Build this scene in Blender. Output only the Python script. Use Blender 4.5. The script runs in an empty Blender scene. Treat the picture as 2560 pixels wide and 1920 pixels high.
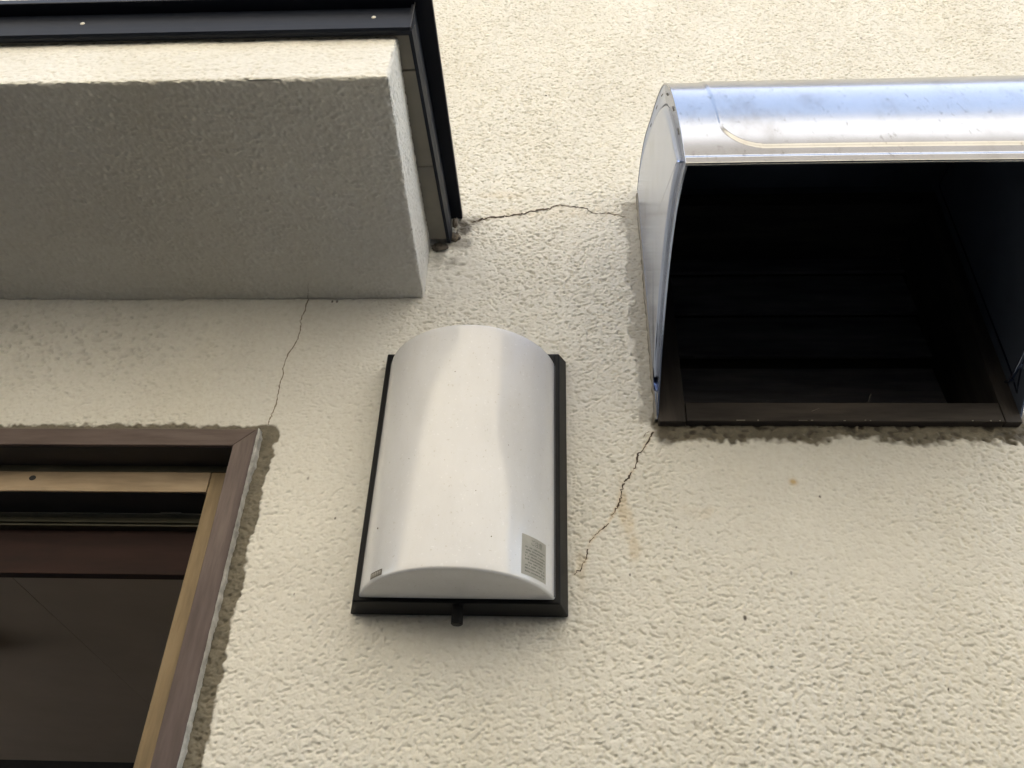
import bpy, bmesh, math, random
import numpy as np
from mathutils import Vector, Matrix

# ------------------------------------------------------------------ units
# measurements below are in "D" = the distance camera - wall; 1 D = S metres
S = 0.8
EYE = 1.55
def W(x, y, z):
    return Vector((S*x, S*(y-1.0), S*z + EYE))

scene = bpy.context.scene
COL = scene.collection

# ------------------------------------------------------------------ camera
cam_d = bpy.data.cameras.new("camera")
cam = bpy.data.objects.new("camera", cam_d)
COL.objects.link(cam)
cam_d.sensor_width = 36.0
cam_d.lens = 36.0*2070.0/2560.0
cam_d.clip_start = 0.02
cam_d.clip_end = 500.0
Mx = ((0.998740502, 0.000678185040, -0.0501692025),
      (0.0407673347, 0.571907640, 0.819304385),
      (0.0292477902, -0.820317738, 0.571159676))
cam.matrix_world = Matrix(((Mx[0][0], -Mx[0][1], -Mx[0][2], 0.0),
                           (Mx[1][0], -Mx[1][1], -Mx[1][2], -S),
                           (Mx[2][0], -Mx[2][1], -Mx[2][2], EYE),
                           (0, 0, 0, 1)))
scene.camera = cam

# ------------------------------------------------------------------ sky, sun, exposure
SUN_EL = math.radians(43)
SUN_AZ = math.radians(20)          # from +Y (behind the wall) towards +X
world = bpy.data.worlds.new("World")
scene.world = world
world.use_nodes = True
wn = world.node_tree
bgn = wn.nodes["Background"]
sky = wn.nodes.new("ShaderNodeTexSky")
sky.sky_type = 'NISHITA'
sky.sun_disc = False
sky.sun_elevation = SUN_EL
sky.sun_rotation = SUN_AZ
sky.air_density = 1.35
sky.dust_density = 5.0
sky.ozone_density = 0.4
wn.links.new(sky.outputs[0], bgn.inputs[0])
bgn.inputs[1].default_value = 0.15
sun_d = bpy.data.lights.new("sun", 'SUN')
sun_d.energy = 2.6
sun_d.angle = math.radians(0.5)
sun_d.color = (1.0, 0.97, 0.93)
sun = bpy.data.objects.new("sun", sun_d)
COL.objects.link(sun)
sd = Vector((math.sin(SUN_AZ)*math.cos(SUN_EL), math.cos(SUN_AZ)*math.cos(SUN_EL), math.sin(SUN_EL)))
sun.rotation_euler = sd.to_track_quat('Z', 'Y').to_euler()
sun.location = (3, 6, 9)
scene.view_settings.view_transform = 'Standard'
scene.view_settings.look = 'None'
scene.view_settings.exposure = 2.22
scene.view_settings.gamma = 1.0

# ------------------------------------------------------------------ materials
def new_mat(name):
    m = bpy.data.materials.new(name)
    m.use_nodes = True
    nt = m.node_tree
    return m, nt, nt.nodes["Principled BSDF"]

def noise(nt, scale, detail=4, rough=0.55, vec=None, stretch=None):
    n = nt.nodes.new("ShaderNodeTexNoise")
    n.inputs["Scale"].default_value = scale
    n.inputs["Detail"].default_value = detail
    n.inputs["Roughness"].default_value = rough
    tc = nt.nodes.new("ShaderNodeTexCoord")
    src = tc.outputs["Object"]
    if stretch:
        mp = nt.nodes.new("ShaderNodeMapping")
        mp.inputs["Scale"].default_value = stretch
        nt.links.new(src, mp.inputs[0])
        src = mp.outputs[0]
    nt.links.new(src, n.inputs["Vector"])
    return n.outputs["Fac"]

def ramp(nt, fac, stops):
    r = nt.nodes.new("ShaderNodeValToRGB")
    els = r.color_ramp.elements
    while len(els) < len(stops):
        els.new(0.5)
    for e, (p, c) in zip(els, stops):
        e.position = p
        e.color = tuple(c) + (1,) if len(c) == 3 else c
    nt.links.new(fac, r.inputs[0])
    return r.outputs[0]

def mixc(nt, fac, a, b, mode='MIX'):
    m = nt.nodes.new("ShaderNodeMix")
    m.data_type = 'RGBA'
    m.blend_type = mode
    for k, v in ((0, fac), (6, a), (7, b)):
        if isinstance(v, (int, float)):
            m.inputs[k].default_value = v
        elif isinstance(v, tuple):
            m.inputs[k].default_value = v + (1,) if len(v) == 3 else v
        else:
            nt.links.new(v, m.inputs[k])
    return m.outputs[2]

def bump(nt, bsdf, h, strength, dist):
    b = nt.nodes.new("ShaderNodeBump")
    b.inputs["Strength"].default_value = strength
    b.inputs["Distance"].default_value = dist
    nt.links.new(h, b.inputs["Height"])
    nt.links.new(b.outputs[0], bsdf.inputs["Normal"])

def plain(name, c0, c1, scale=20, rough=0.6, metal=0.0, bmp=0.0, bdist=0.001, bscale=None, stretch=None, spec=0.5):
    m, nt, b = new_mat(name)
    f = noise(nt, scale, 5, 0.6, stretch=stretch)
    c = ramp(nt, f, [(0.3, c0), (0.7, c1)])
    nt.links.new(c, b.inputs["Base Color"])
    b.inputs["Roughness"].default_value = rough
    b.inputs["Metallic"].default_value = metal
    b.inputs["Specular IOR Level"].default_value = spec
    if bmp:
        bump(nt, b, noise(nt, bscale or scale*6, 4, 0.6, stretch=stretch), bmp, bdist)
    return m

def stucco_mat(name, coarse=False):
    m, nt, b = new_mat(name)
    f1 = noise(nt, 6, 4, 0.6)
    base = ramp(nt, f1, [(0.3, (0.655, 0.648, 0.61)), (0.7, (0.715, 0.712, 0.675))])
    f3 = noise(nt, 1.7, 5, 0.6, stretch=(1.6, 1, 0.6))
    base = mixc(nt, 1.0, base, ramp(nt, f3, [(0.32, (0.95, 0.935, 0.89)), (0.55, (1, 1, 1))]), 'MULTIPLY')
    f2 = noise(nt, 160, 3, 0.6)
    base = mixc(nt, 1.0, base, ramp(nt, f2, [(0.25, (0.90, 0.89, 0.87)), (0.6, (1, 1, 1))]), 'MULTIPLY')
    at = nt.nodes.new("ShaderNodeAttribute")
    at.attribute_name = "stain"
    sp = nt.nodes.new("ShaderNodeSeparateColor")
    nt.links.new(at.outputs["Color"], sp.inputs[0])
    # bare mortar that the paint never covered
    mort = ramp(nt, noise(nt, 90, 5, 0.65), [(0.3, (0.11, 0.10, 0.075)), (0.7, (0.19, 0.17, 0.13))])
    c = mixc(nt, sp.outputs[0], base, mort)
    c = mixc(nt, sp.outputs[2], c, (0.50, 0.36, 0.17))
    c = mixc(nt, sp.outputs[1], c, (0.045, 0.037, 0.028))
    nt.links.new(c, b.inputs["Base Color"])
    b.inputs["Roughness"].default_value = 0.62
    b.inputs["Specular IOR Level"].default_value = 0.35
    if coarse:
        bump(nt, b, noise(nt, 190, 4, 0.6), 1.0, 0.006)
    else:
        bump(nt, b, noise(nt, 520, 4, 0.65), 0.45, 0.0008)
    return m

M_stucco = stucco_mat("painted stucco")
M_plain_wall = stucco_mat("painted stucco beyond", True)
M_crack = plain("dark crack", (0.028, 0.021, 0.014), (0.11, 0.082, 0.055), 120, 0.95)
M_crackfine = plain("hairline crack", (0.13, 0.11, 0.075), (0.24, 0.21, 0.15), 120, 0.95)
M_soffit = None
M_flash = plain("dark painted sheet metal", (0.006, 0.0085, 0.015), (0.009, 0.012, 0.020), 8, 0.5, bmp=0.05, bscale=60, spec=0.18)
M_cap = plain("dark roof sheet", (0.004, 0.006, 0.012), (0.007, 0.009, 0.016), 8, 0.5, spec=0.25)
M_board = plain("grey eave board", (0.20, 0.185, 0.155), (0.26, 0.24, 0.20), 14, 0.8, bmp=0.2, bscale=90)
M_screw = plain("screw head", (0.35, 0.34, 0.30), (0.6, 0.58, 0.52), 300, 0.5, 0.3)
M_blackplastic = plain("black plastic", (0.004, 0.0045, 0.006), (0.007, 0.0075, 0.009), 30, 0.5, bmp=0.08, bscale=900, bdist=0.0004, spec=0.14)
M_casing = None

def wood_mat(name, c0, c1, c2, stretch, rough=0.6, bmp=0.3):
    m, nt, b = new_mat(name)
    f = noise(nt, 30, 6, 0.65, stretch=stretch)
    c = ramp(nt, f, [(0.28, c0), (0.5, c1), (0.78, c2)])
    g = noise(nt, 120, 3, 0.6, stretch=stretch)
    c = mixc(nt, 1.0, c, ramp(nt, g, [(0.3, (0.8, 0.8, 0.8)), (0.6, (1, 1, 1))]), 'MULTIPLY')
    nt.links.new(c, b.inputs["Base Color"])
    b.inputs["Roughness"].default_value = rough
    b.inputs["Specular IOR Level"].default_value = 0.3
    bump(nt, b, g, bmp, 0.0008)
    return m
HX = (0.12, 1, 1)
VZ = (1, 1, 0.12)
M_casing_h = wood_mat("weathered brown paint across", (0.085, 0.060, 0.054), (0.112, 0.083, 0.076), (0.16, 0.127, 0.117), HX)
M_casing_v = wood_mat("weathered brown paint upright", (0.082, 0.060, 0.058), (0.112, 0.086, 0.084), (0.20, 0.16, 0.145), VZ)
M_tan_h = wood_mat("bare yellow wood across", (0.24, 0.18, 0.115), (0.35, 0.265, 0.175), (0.44, 0.345, 0.24), HX)
M_tan_v = wood_mat("bare yellow wood upright", (0.20, 0.15, 0.09), (0.27, 0.20, 0.115), (0.34, 0.26, 0.165), VZ)
M_dark_h = wood_mat("dark stained wood across", (0.020, 0.017, 0.016), (0.042, 0.036, 0.033), (0.09, 0.074, 0.064), HX, 0.7)
M_dark_v = wood_mat("dark stained wood upright", (0.018, 0.016, 0.016), (0.036, 0.031, 0.029), (0.07, 0.058, 0.050), VZ, 0.7)
M_louvre = wood_mat("blue-grey boards", (0.085, 0.086, 0.098), (0.15, 0.15, 0.165), (0.27, 0.255, 0.26), HX, 0.7)  # blue-grey weathered boards with grain
M_red = wood_mat("dark red wood", (0.016, 0.006, 0.005), (0.024, 0.009, 0.007), (0.034, 0.014, 0.011), HX, 0.75)
M_track = plain("dark bronze metal", (0.05, 0.05, 0.035), (0.08, 0.075, 0.055), 40, 0.35, 0.6)
M_groove = plain("black paint and groove shade", (0.010, 0.010, 0.012), (0.02, 0.02, 0.022), 40, 0.6)  # near-black; in the door head it paints in the recess shade
M_caulk = plain("white caulk", (0.30, 0.30, 0.285), (0.62, 0.62, 0.60), 90, 0.7, bmp=0.4, bscale=300)
M_nest = plain("dusty debris", (0.025, 0.021, 0.017), (0.20, 0.17, 0.135), 160, 0.9, bmp=0.6, bscale=500)
M_ceil = plain("brown ceiling board", (0.42, 0.35, 0.28), (0.48, 0.40, 0.33), 3, 0.8)
M_room = plain("room wall", (0.65, 0.6, 0.52), (0.7, 0.65, 0.57), 3, 0.8)
M_floor = plain("room floor", (0.35, 0.29, 0.22), (0.42, 0.35, 0.27), 3, 0.5)
M_concrete = plain("concrete", (0.07, 0.067, 0.06), (0.11, 0.105, 0.095), 2.5, 0.85, bmp=0.3, bscale=80)
M_neigh = plain("neighbour plaster", (0.35, 0.375, 0.42), (0.39, 0.415, 0.46), 1.5, 0.8, bmp=0.3, bscale=60)
M_neigh_band = plain("neighbour reflection band", (0.085, 0.082, 0.08), (0.11, 0.105, 0.10), 1.5, 0.8)
M_neigh_low = plain("neighbour cladding", (0.42, 0.40, 0.335), (0.47, 0.445, 0.375), 1.5, 0.8, bmp=0.3, bscale=60)
M_roof = plain("roof tile", (0.06, 0.06, 0.065), (0.1, 0.1, 0.105), 6, 0.6)
M_glass = plain("window glass", (0.03, 0.035, 0.04), (0.04, 0.045, 0.05), 3, 0.08)
M_alu = plain("aluminium", (0.35, 0.34, 0.33), (0.4, 0.39, 0.38), 6, 0.4, 0.8)

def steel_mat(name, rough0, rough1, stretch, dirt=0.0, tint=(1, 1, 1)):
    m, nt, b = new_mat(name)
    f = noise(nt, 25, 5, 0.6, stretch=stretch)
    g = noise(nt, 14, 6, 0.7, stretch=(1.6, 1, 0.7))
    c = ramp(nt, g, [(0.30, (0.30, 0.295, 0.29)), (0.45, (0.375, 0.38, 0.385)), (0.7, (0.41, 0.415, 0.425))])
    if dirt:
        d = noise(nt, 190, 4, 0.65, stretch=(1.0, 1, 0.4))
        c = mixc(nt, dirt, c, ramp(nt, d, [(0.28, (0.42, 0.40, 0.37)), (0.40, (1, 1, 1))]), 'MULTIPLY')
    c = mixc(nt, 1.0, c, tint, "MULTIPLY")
    nt.links.new(c, b.inputs["Base Color"])
    b.inputs["Metallic"].default_value = 1.0
    r = nt.nodes.new("ShaderNodeMapRange")
    nt.links.new(f, r.inputs[0])
    r.inputs[3].default_value = rough0
    r.inputs[4].default_value = rough1
    nt.links.new(r.outputs[0], b.inputs["Roughness"])
    bump(nt, b, noise(nt, 30, 3, 0.5), 0.03, 0.002)
    return m
M_steel = steel_mat("stainless steel", 0.13, 0.21, (0.2, 1, 1), 0.7)
M_steel_side = steel_mat("stainless steel side", 0.16, 0.24, (1, 1, 1), 0.2, (1.1, 1.26, 1.7))  # blue tint paints in the sky reflected by the side steel
M_inner = plain("inner face dark reflection", (0.055, 0.068, 0.095), (0.085, 0.10, 0.135), 12, 0.5)  # navy colour paints in the dark reflection inside the steel hood

m, nt, b = new_mat("milky acrylic")
c = ramp(nt, noise(nt, 10, 4, 0.6), [(0.3, (0.60, 0.615, 0.655)), (0.7, (0.645, 0.66, 0.70))])
sp = ramp(nt, noise(nt, 330, 2, 0.5), [(0.24, (0.80, 0.78, 0.74)), (0.33, (1, 1, 1)), (0.66, (1, 1, 1)), (0.74, (1.12, 1.12, 1.12))])
c = mixc(nt, 1.0, c, ramp(nt, noise(nt, 45, 6, 0.7, stretch=(1, 1, 0.4)), [(0.30, (0.965, 0.96, 0.95)), (0.55, (1, 1, 1))]), "MULTIPLY")
c = mixc(nt, 1.0, c, sp, 'MULTIPLY')
nt.links.new(c, b.inputs["Base Color"])
b.inputs["Roughness"].default_value = 0.16
b.inputs["Specular IOR Level"].default_value = 0.7
b.inputs["Subsurface Weight"].default_value = 0.15
b.inputs["Subsurface Radius"].default_value = (0.01, 0.01, 0.01)
M_acrylic = m
M_label = plain("faded label paper", (0.30, 0.30, 0.275), (0.36, 0.355, 0.33), 80, 0.5)
M_ink = plain("faded ink", (0.12, 0.13, 0.12), (0.17, 0.175, 0.16), 200, 0.6)
M_badge = plain("dark badge", (0.10, 0.092, 0.08), (0.14, 0.13, 0.115), 100, 0.5)
M_badgelight = plain("badge letters", (0.42, 0.40, 0.37), (0.5, 0.48, 0.45), 100, 0.5)

# ------------------------------------------------------------------ object helpers
def mesh_obj(name, verts, faces, mats, parent=None, smooth=False, fm=None):
    me = bpy.data.meshes.new(name)
    me.from_pydata([tuple(v) for v in verts], [], faces)
    if not isinstance(mats, (list, tuple)):
        mats = [mats]
    for mm in mats:
        me.materials.append(mm)
    if fm:
        me.polygons.foreach_set("material_index", fm)
    if smooth:
        me.polygons.foreach_set("use_smooth", [True]*len(me.polygons))
    me.update()
    o = bpy.data.objects.new(name, me)
    COL.objects.link(o)
    if parent:
        o.parent = parent
        o.matrix_parent_inverse = Matrix.Identity(4)
        o.location = -parent.location
    return o

def bm_obj(name, bm, mats, parent=None, smooth=False):
    bmesh.ops.recalc_face_normals(bm, faces=bm.faces)
    me = bpy.data.meshes.new(name)
    bm.to_mesh(me)
    bm.free()
    if not isinstance(mats, (list, tuple)):
        mats = [mats]
    for mm in mats:
        me.materials.append(mm)
    if smooth:
        me.polygons.foreach_set("use_smooth", [True]*len(me.polygons))
    o = bpy.data.objects.new(name, me)
    COL.objects.link(o)
    if parent:
        o.parent = parent
        p_, q_ = Vector((0, 0, 0)), parent
        while q_ is not None:
            p_ += q_.location
            q_ = q_.parent
        o.location = -p_
    return o

def add_hex(bm, c, bev=0.0, seg=2):
    """8 corners (D units): bottom 4 ccw then top 4 ccw"""
    vs = [bm.verts.new(W(*p)) for p in c]
    fs = []
    for f in ((0, 3, 2, 1), (4, 5, 6, 7), (0, 1, 5, 4), (1, 2, 6, 5), (2, 3, 7, 6), (3, 0, 4, 7)):
        fs.append(bm.faces.new([vs[i] for i in f]))
    if bev:
        es = list({e for f in fs for e in f.edges})
        bmesh.ops.bevel(bm, geom=es, offset=bev, segments=seg, profile=0.5, affect='EDGES')

def box8(x0, x1, y0, y1, z0, z1):
    return [(x0, y0, z0), (x1, y0, z0), (x1, y1, z0), (x0, y1, z0),
            (x0, y0, z1), (x1, y0, z1), (x1, y1, z1), (x0, y1, z1)]

def box_obj(name, x0, x1, y0, y1, z0, z1, mat, parent=None, bev=0.0008):
    bm = bmesh.new()
    add_hex(bm, box8(x0, x1, y0, y1, z0, z1), bev)
    return bm_obj(name, bm, mat, parent)

def thing(name, label, cat, p):
    o = bpy.data.objects.new(name, None)
    o.empty_display_size = 0.05
    o.location = W(*p)
    COL.objects.link(o)
    o["label"] = label
    o["category"] = cat
    return o

def tag(o, **kw):
    for k, v in kw.items():
        o[k] = v
    return o

rng = np.random.RandomState(7)
def blurred(shape, sig, seed, ax=1.0):
    r = np.random.RandomState(seed)
    n = r.standard_normal(shape).astype(np.float32)
    fy = np.fft.fftfreq(shape[0])[:, None]
    fx = np.fft.rfftfreq(shape[1])[None, :]
    F = np.exp(-2*(math.pi**2)*((sig*fy)**2 + (sig*ax*fx)**2))
    o = np.fft.irfft2(np.fft.rfft2(n)*F, s=shape)
    return (o/o.std()).astype(np.float32)

def stucco_height(shape, step, seed, amp=1.0):
    """relief in metres; step = grid step in metres"""
    g = 0.001/step
    a = blurred(shape, 0.80*g, seed, 1.35)
    b_ = blurred(shape, 1.5*g, seed+1, 1.35)
    c_ = blurred(shape, 0.55*g, seed+2)
    w_ = blurred(shape, 2.4*g, seed+4, 1.3)
    a2 = blurred(shape, 1.08*g, seed+5, 1.35)
    t = 0.75*a + 0.55*a2 - 0.15*w_
    pit = np.minimum(t+0.15, 0.0)
    ridge = np.exp(-(t-0.15)**2/0.10)
    return (0.00060*pit + 0.00030*ridge + 0.00014*c_ + 0.00012*b_ + 0.00020*t)*amp

def grid_mesh(name, P, keep, mat, masks=None, parent=None):
    ny, nx, _ = P.shape
    idx = np.arange(ny*nx, dtype=np.int32).reshape(ny, nx)
    q = np.stack([idx[:-1, :-1], idx[:-1, 1:], idx[1:, 1:], idx[1:, :-1]], -1)
    q = q[keep] if keep is not None else q.reshape(-1, 4)
    used = np.zeros(ny*nx, bool)
    used[q.ravel()] = True
    remap = np.cumsum(used)-1
    q = remap[q].astype(np.int32)
    co = P.reshape(-1, 3)[used].astype(np.float32)
    me = bpy.data.meshes.new(name)
    me.vertices.add(len(co))
    me.vertices.foreach_set("co", co.ravel())
    me.loops.add(q.size)
    me.loops.foreach_set("vertex_index", q.ravel())
    me.polygons.add(len(q))
    me.polygons.foreach_set("loop_start", np.arange(0, q.size, 4, dtype=np.int32))
    me.polygons.foreach_set("loop_total", np.full(len(q), 4, np.int32))
    me.polygons.foreach_set("use_smooth", np.ones(len(q), bool))
    me.materials.append(mat)
    if masks is not None:
        ca = me.color_attributes.new("stain", 'FLOAT_COLOR', 'POINT')
        arr = np.ones((len(co), 4), np.float32)
        arr[:, :3] = masks.reshape(-1, 3)[used]
        ca.data.foreach_set("color", arr.ravel())
    me.update(calc_edges=True)
    return me

# ================================================================== THE WALL
X0, X1, Z0, Z1 = -1.32, 1.12, 0.08, 1.95
STEP = 0.00096
nx = int((X1-X0)*S/STEP)
nz = int((Z1-Z0)*S/STEP)
xs = np.linspace(X0, X1, nx, dtype=np.float32)
zs = np.linspace(Z0, Z1, nz, dtype=np.float32)
XX, ZZ = np.meshgrid(xs, zs)
shp = XX.shape
H = stucco_height(shp, STEP, 11)
coarse = stucco_height(shp, STEP*0.55, 31, 1.3)
wob = blurred(shp, 5, 51)
wob2 = blurred(shp, 14, 52)
lump = blurred(shp, 8, 53)
big = blurred(shp, 45, 54)

def blob(cx, cz, rx, rz, p=2.0):
    return np.exp(-(np.abs((XX-cx)/rx)**p + np.abs((ZZ-cz)/rz)**p))

A = 1.0 + 0.12*big
A -= 0.55*blob(-0.42, 0.72, 0.15, 0.12)
A -= 0.5*blob(-0.62, 0.655, 0.30, 0.02)
A -= 0.60*blob(0.38, 0.56, 0.22, 0.06)
A -= 0.40*blob(0.36, 0.44, 0.22, 0.08)
A -= 0.45*blob(-0.33, 0.50, 0.10, 0.20)
A -= 0.45*blob(-0.12, 0.30, 0.14, 0.05)
A += 0.35*blob(-0.03, 0.85, 0.16, 0.10)
A += 0.25*blob(0.2, 0.25, 0.5, 0.12)
A = np.clip(A, 0.5, 1.5)
Hm = H*A
# a rougher, broken patch under the canopy flashing
k = np.clip(blob(-0.165, 0.93, 0.035, 0.06)*1.5, 0, 1)
Hm = Hm*(1-k) + coarse*0.75*k
k = np.clip(blob(-0.78, 0.78, 0.26, 0.085)*1.3, 0, 1)*0.9
kleft = k
Hm = Hm*(1-k) + coarse*1.6*k
Hm = Hm + 0.00045*big + 0.0002*wob2

def sstep(v, e):
    return np.clip(0.5 + v/e, 0, 1)
# bare mortar bands left beside the frames, ragged at the outer edge
rag = 0.0014*blurred(shp, 2, 58) + 0.0010*blurred(shp, 5, 59)
d = 0.0022*wob + 0.0022*wob2 + rag
bare = np.zeros(shp, np.float32)
# door frame: above the head and along the jamb
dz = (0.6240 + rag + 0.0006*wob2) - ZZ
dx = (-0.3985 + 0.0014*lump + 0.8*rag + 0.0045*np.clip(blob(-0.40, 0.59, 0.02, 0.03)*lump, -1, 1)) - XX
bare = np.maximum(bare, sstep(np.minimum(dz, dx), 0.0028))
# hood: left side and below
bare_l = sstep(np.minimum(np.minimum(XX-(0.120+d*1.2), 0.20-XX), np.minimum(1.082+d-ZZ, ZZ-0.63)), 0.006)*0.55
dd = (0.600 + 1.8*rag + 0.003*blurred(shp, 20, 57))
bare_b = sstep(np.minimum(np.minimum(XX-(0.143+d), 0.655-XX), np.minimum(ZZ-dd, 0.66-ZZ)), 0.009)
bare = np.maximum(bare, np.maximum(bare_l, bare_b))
k = bare_b*0.8
Hm = Hm*(1-k) + coarse*1.3*k
Hm = Hm*(1-bare_l*0.8)
# groove alongside the hood and the door frame (paint edge step)
Hm = Hm - 0.0010*bare
# dirt
G = np.zeros(shp, np.float32)
def dirt(cx, cz, rx, rz, a, rag=0.6):
    global G
    G = np.maximum(G, a*np.clip(blob(cx, cz, rx, rz, 2.5)*(1 + rag*wob), 0, 1))
dirt(-0.155, 1.022, 0.014, 0.018, 0.85)
dirt(-0.175, 0.985, 0.030, 0.014, 0.55)
dirt(-0.178, 0.955, 0.020, 0.022, 0.40)
dirt(-0.150, 0.985, 0.012, 0.012, 0.5)
dirt(-0.135, 1.034, 0.010, 0.010, 0.45)
dirt(0.158, 0.615, 0.014, 0.018, 0.55)
dirt(0.30, 0.607, 0.07, 0.008, 0.25)
dirt(0.630, 0.618, 0.020, 0.012, 0.5)
pits = np.clip(-(coarse*1000)*1.2 - 0.7, 0, 1.0)
G = np.maximum(G, np.clip(blob(-0.165, 0.93, 0.035, 0.06)*1.3, 0, 1)*pits*0.3)
G = np.maximum(G, bare_b*pits*0.6)
G = np.maximum(G, kleft*pits*0.12)
specks = [(0.3524, 0.5160, 0.0022, 1), (-0.2916, 0.4785, 0.0018, .9), (-0.0151, 1.3788, 0.003, .9), (0.2326, 0.3502, 0.0032, .9),
          (0.2976, 0.4084, 0.003, .6), (0.4535, 0.2703, 0.0020, 1), (0.0965, 0.4037, 0.002, .9), (-0.3388, 0.5386, 0.0032, .6),
          (-0.2578, 0.7391, 0.0015, .9), (-0.3551, 0.8596, 0.0025, 1), (-0.3473, 0.8595, 0.0025, 1), (-0.3282, 0.3727, 0.0018, .9),
          (0.62, 1.55, .004, .6), (0.41, 1.62, .003, .6), (0.25, 1.50, .0025, .7), (-0.04, 1.62, .0025, .6), (0.16, 0.47, .0018, .7),
          (0.40, 0.33, .0015, .8), (0.02, 0.25, .0016, .8), (0.33, 0.24, .0015, .8), (-0.21, 0.22, .0016, .8)]
for (cx, cz, r, a) in specks:
    r = r*0.5
    G = np.maximum(G, a*np.clip(1.6 - np.sqrt(((XX-cx)/(r*0.9))**2 + ((ZZ-cz)/(r*1.5))**2) + 0.15*wob, 0, 1))
# rusty streaks below the crack
Bm = np.zeros(shp, np.float32)
for (cx, cz, rx, rz, a) in [(0.0915, 0.505, 0.006, 0.03, .38), (0.098, 0.475, 0.006, 0.022, .30), (0.104, 0.443, 0.006, 0.018, .30),
                            (0.035, 0.415, 0.006, 0.03, .25), (-0.08, 1.10, 0.06, 0.008, .16), (0.0, 1.055, 0.10, 0.012, .14),
                            (0.3208, 0.5367, 0.0045, 0.0045, 0.9), (0.20, 0.49, 0.02, 0.01, .12)]:
    Bm = np.maximum(Bm, a*np.clip(blob(cx, cz, rx, rz, 2)*(1.2 + 0.5*wob), 0, 1))

CR1 = [(-0.1400, 1.0340), (-0.1308, 1.0357), (-0.111, 1.0431), (-0.0909, 1.0451), (-0.0708, 1.0481), (-0.0522, 1.0523), (-0.0383, 1.0587), (-0.0212, 1.0611), (-0.0057, 1.0649), (0.0005, 1.0704), (0.0099, 1.0725), (0.0223, 1.0701), (0.041, 1.0669), (0.0549, 1.0652), (0.0625, 1.0584), (0.0731, 1.0516), (0.0839, 1.0515), (0.0932, 1.0536), (0.1054, 1.0512), (0.1174, 1.0456), (0.1219, 1.044)]
CR2 = [(-0.3946, 0.8641), (-0.3959, 0.8546), (-0.3955, 0.8429), (-0.3981, 0.8294), (-0.3987, 0.819), (-0.3968, 0.8067), (-0.3959, 0.7946), (-0.3974, 0.7806), (-0.4008, 0.7687), (-0.4059, 0.753), (-0.4084, 0.7415), (-0.4091, 0.7243), (-0.4073, 0.7111), (-0.4091, 0.7), (-0.4085, 0.6852), (-0.4084, 0.6743), (-0.4071, 0.6636), (-0.4082, 0.6564), (-0.4099, 0.6458), (-0.4116, 0.6353), (-0.4117, 0.6249)]
CR3 = [(0.14, 0.6135), (0.1352, 0.6073), (0.1309, 0.5978), (0.1251, 0.5884), (0.1172, 0.5782), (0.114, 0.5723), (0.1159, 0.5681), (0.1126, 0.5606), (0.1072, 0.5539), (0.1024, 0.5441), (0.0978, 0.5375), (0.0931, 0.5302), (0.0913, 0.5214), (0.0902, 0.5135), (0.0868, 0.5009), (0.0816, 0.4931), (0.0763, 0.4838), (0.0725, 0.4746), (0.0675, 0.4692), (0.0639, 0.4654), (0.0554, 0.4585), (0.0462, 0.4473), (0.0446, 0.4399), (0.0416, 0.4253), (0.0374, 0.4166), (0.0325, 0.4094), (0.0257, 0.4037)]
def densify(pts, step, jit, seed):
    r = random.Random(seed)
    out = []
    for (a, b_) in zip(pts[:-1], pts[1:]):
        L = math.hypot(b_[0]-a[0], b_[1]-a[1])
        n = max(1, int(L/step))
        for i in range(n):
            t = i/n
            out.append((a[0]+(b_[0]-a[0])*t + r.gauss(0, jit), a[1]+(b_[1]-a[1])*t + r.gauss(0, jit)))
    out.append(pts[-1])
    return out
def carve(pts, wid, depth):
    global Hm
    for (px, pz) in pts:
        i0 = int((pz-Z0)/(Z1-Z0)*(nz-1)); j0 = int((px-X0)/(X1-X0)*(nx-1)); r = 4
        sl = (slice(max(0, i0-r), i0+r+1), slice(max(0, j0-r), j0+r+1))
        d2 = ((XX[sl]-px)**2 + (ZZ[sl]-pz)**2)/(wid*wid)
        Hm[sl] = np.minimum(Hm[sl], Hm[sl]*0.3 - depth*np.exp(-d2) + (1-np.exp(-d2))*0.01)
c1 = densify(CR1, 0.0022, 0.0008, 1)
c2 = densify(CR2, 0.0025, 0.0005, 2)
c3 = densify(CR3, 0.0022, 0.0007, 3)
carve(c1, 0.0012, 0.0012)
carve(c3, 0.0011, 0.0008)
for cc, aa in ((c1, 0.25), (c3, 0.38)):
    for (px, pz) in cc:
        i0 = int((pz-Z0)/(Z1-Z0)*(nz-1)); j0 = int((px-X0)/(X1-X0)*(nx-1)); r = 6
        sl = (slice(max(0, i0-r), i0+r+1), slice(max(0, j0-r), j0+r+1))
        d2 = ((XX[sl]-px)**2 + (ZZ[sl]-pz)**2)/(0.0022**2)
        Bm[sl] = np.maximum(Bm[sl], aa*np.exp(-d2)*np.clip(1+0.5*wob[sl], 0, 1.6))

Hm = np.maximum(Hm, -0.0042)
P = np.empty(shp + (3,), np.float32)
P[..., 0] = XX*S
P[..., 1] = -Hm
P[..., 2] = ZZ*S + EYE
cxx = 0.5*(XX[:-1, :-1]+XX[1:, 1:]); czz = 0.5*(ZZ[:-1, :-1]+ZZ[1:, 1:])
keep = ~((cxx < -0.447) & (czz < 0.594))
keep &= ~((cxx > 0.165) & (cxx < 0.632) & (czz > 0.64) & (czz < 1.06))
masks = np.stack([np.clip(bare, 0, 1), np.clip(G, 0, 1), np.clip(Bm, 0, 1)], -1)
wall_me = grid_mesh("stucco_wall", P, keep, M_stucco, masks)
wall = bpy.data.objects.new("stucco_wall", wall_me)
COL.objects.link(wall)
tag(wall, label="cream textured stucco house wall with fine cracks running between its openings", category="wall")

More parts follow.
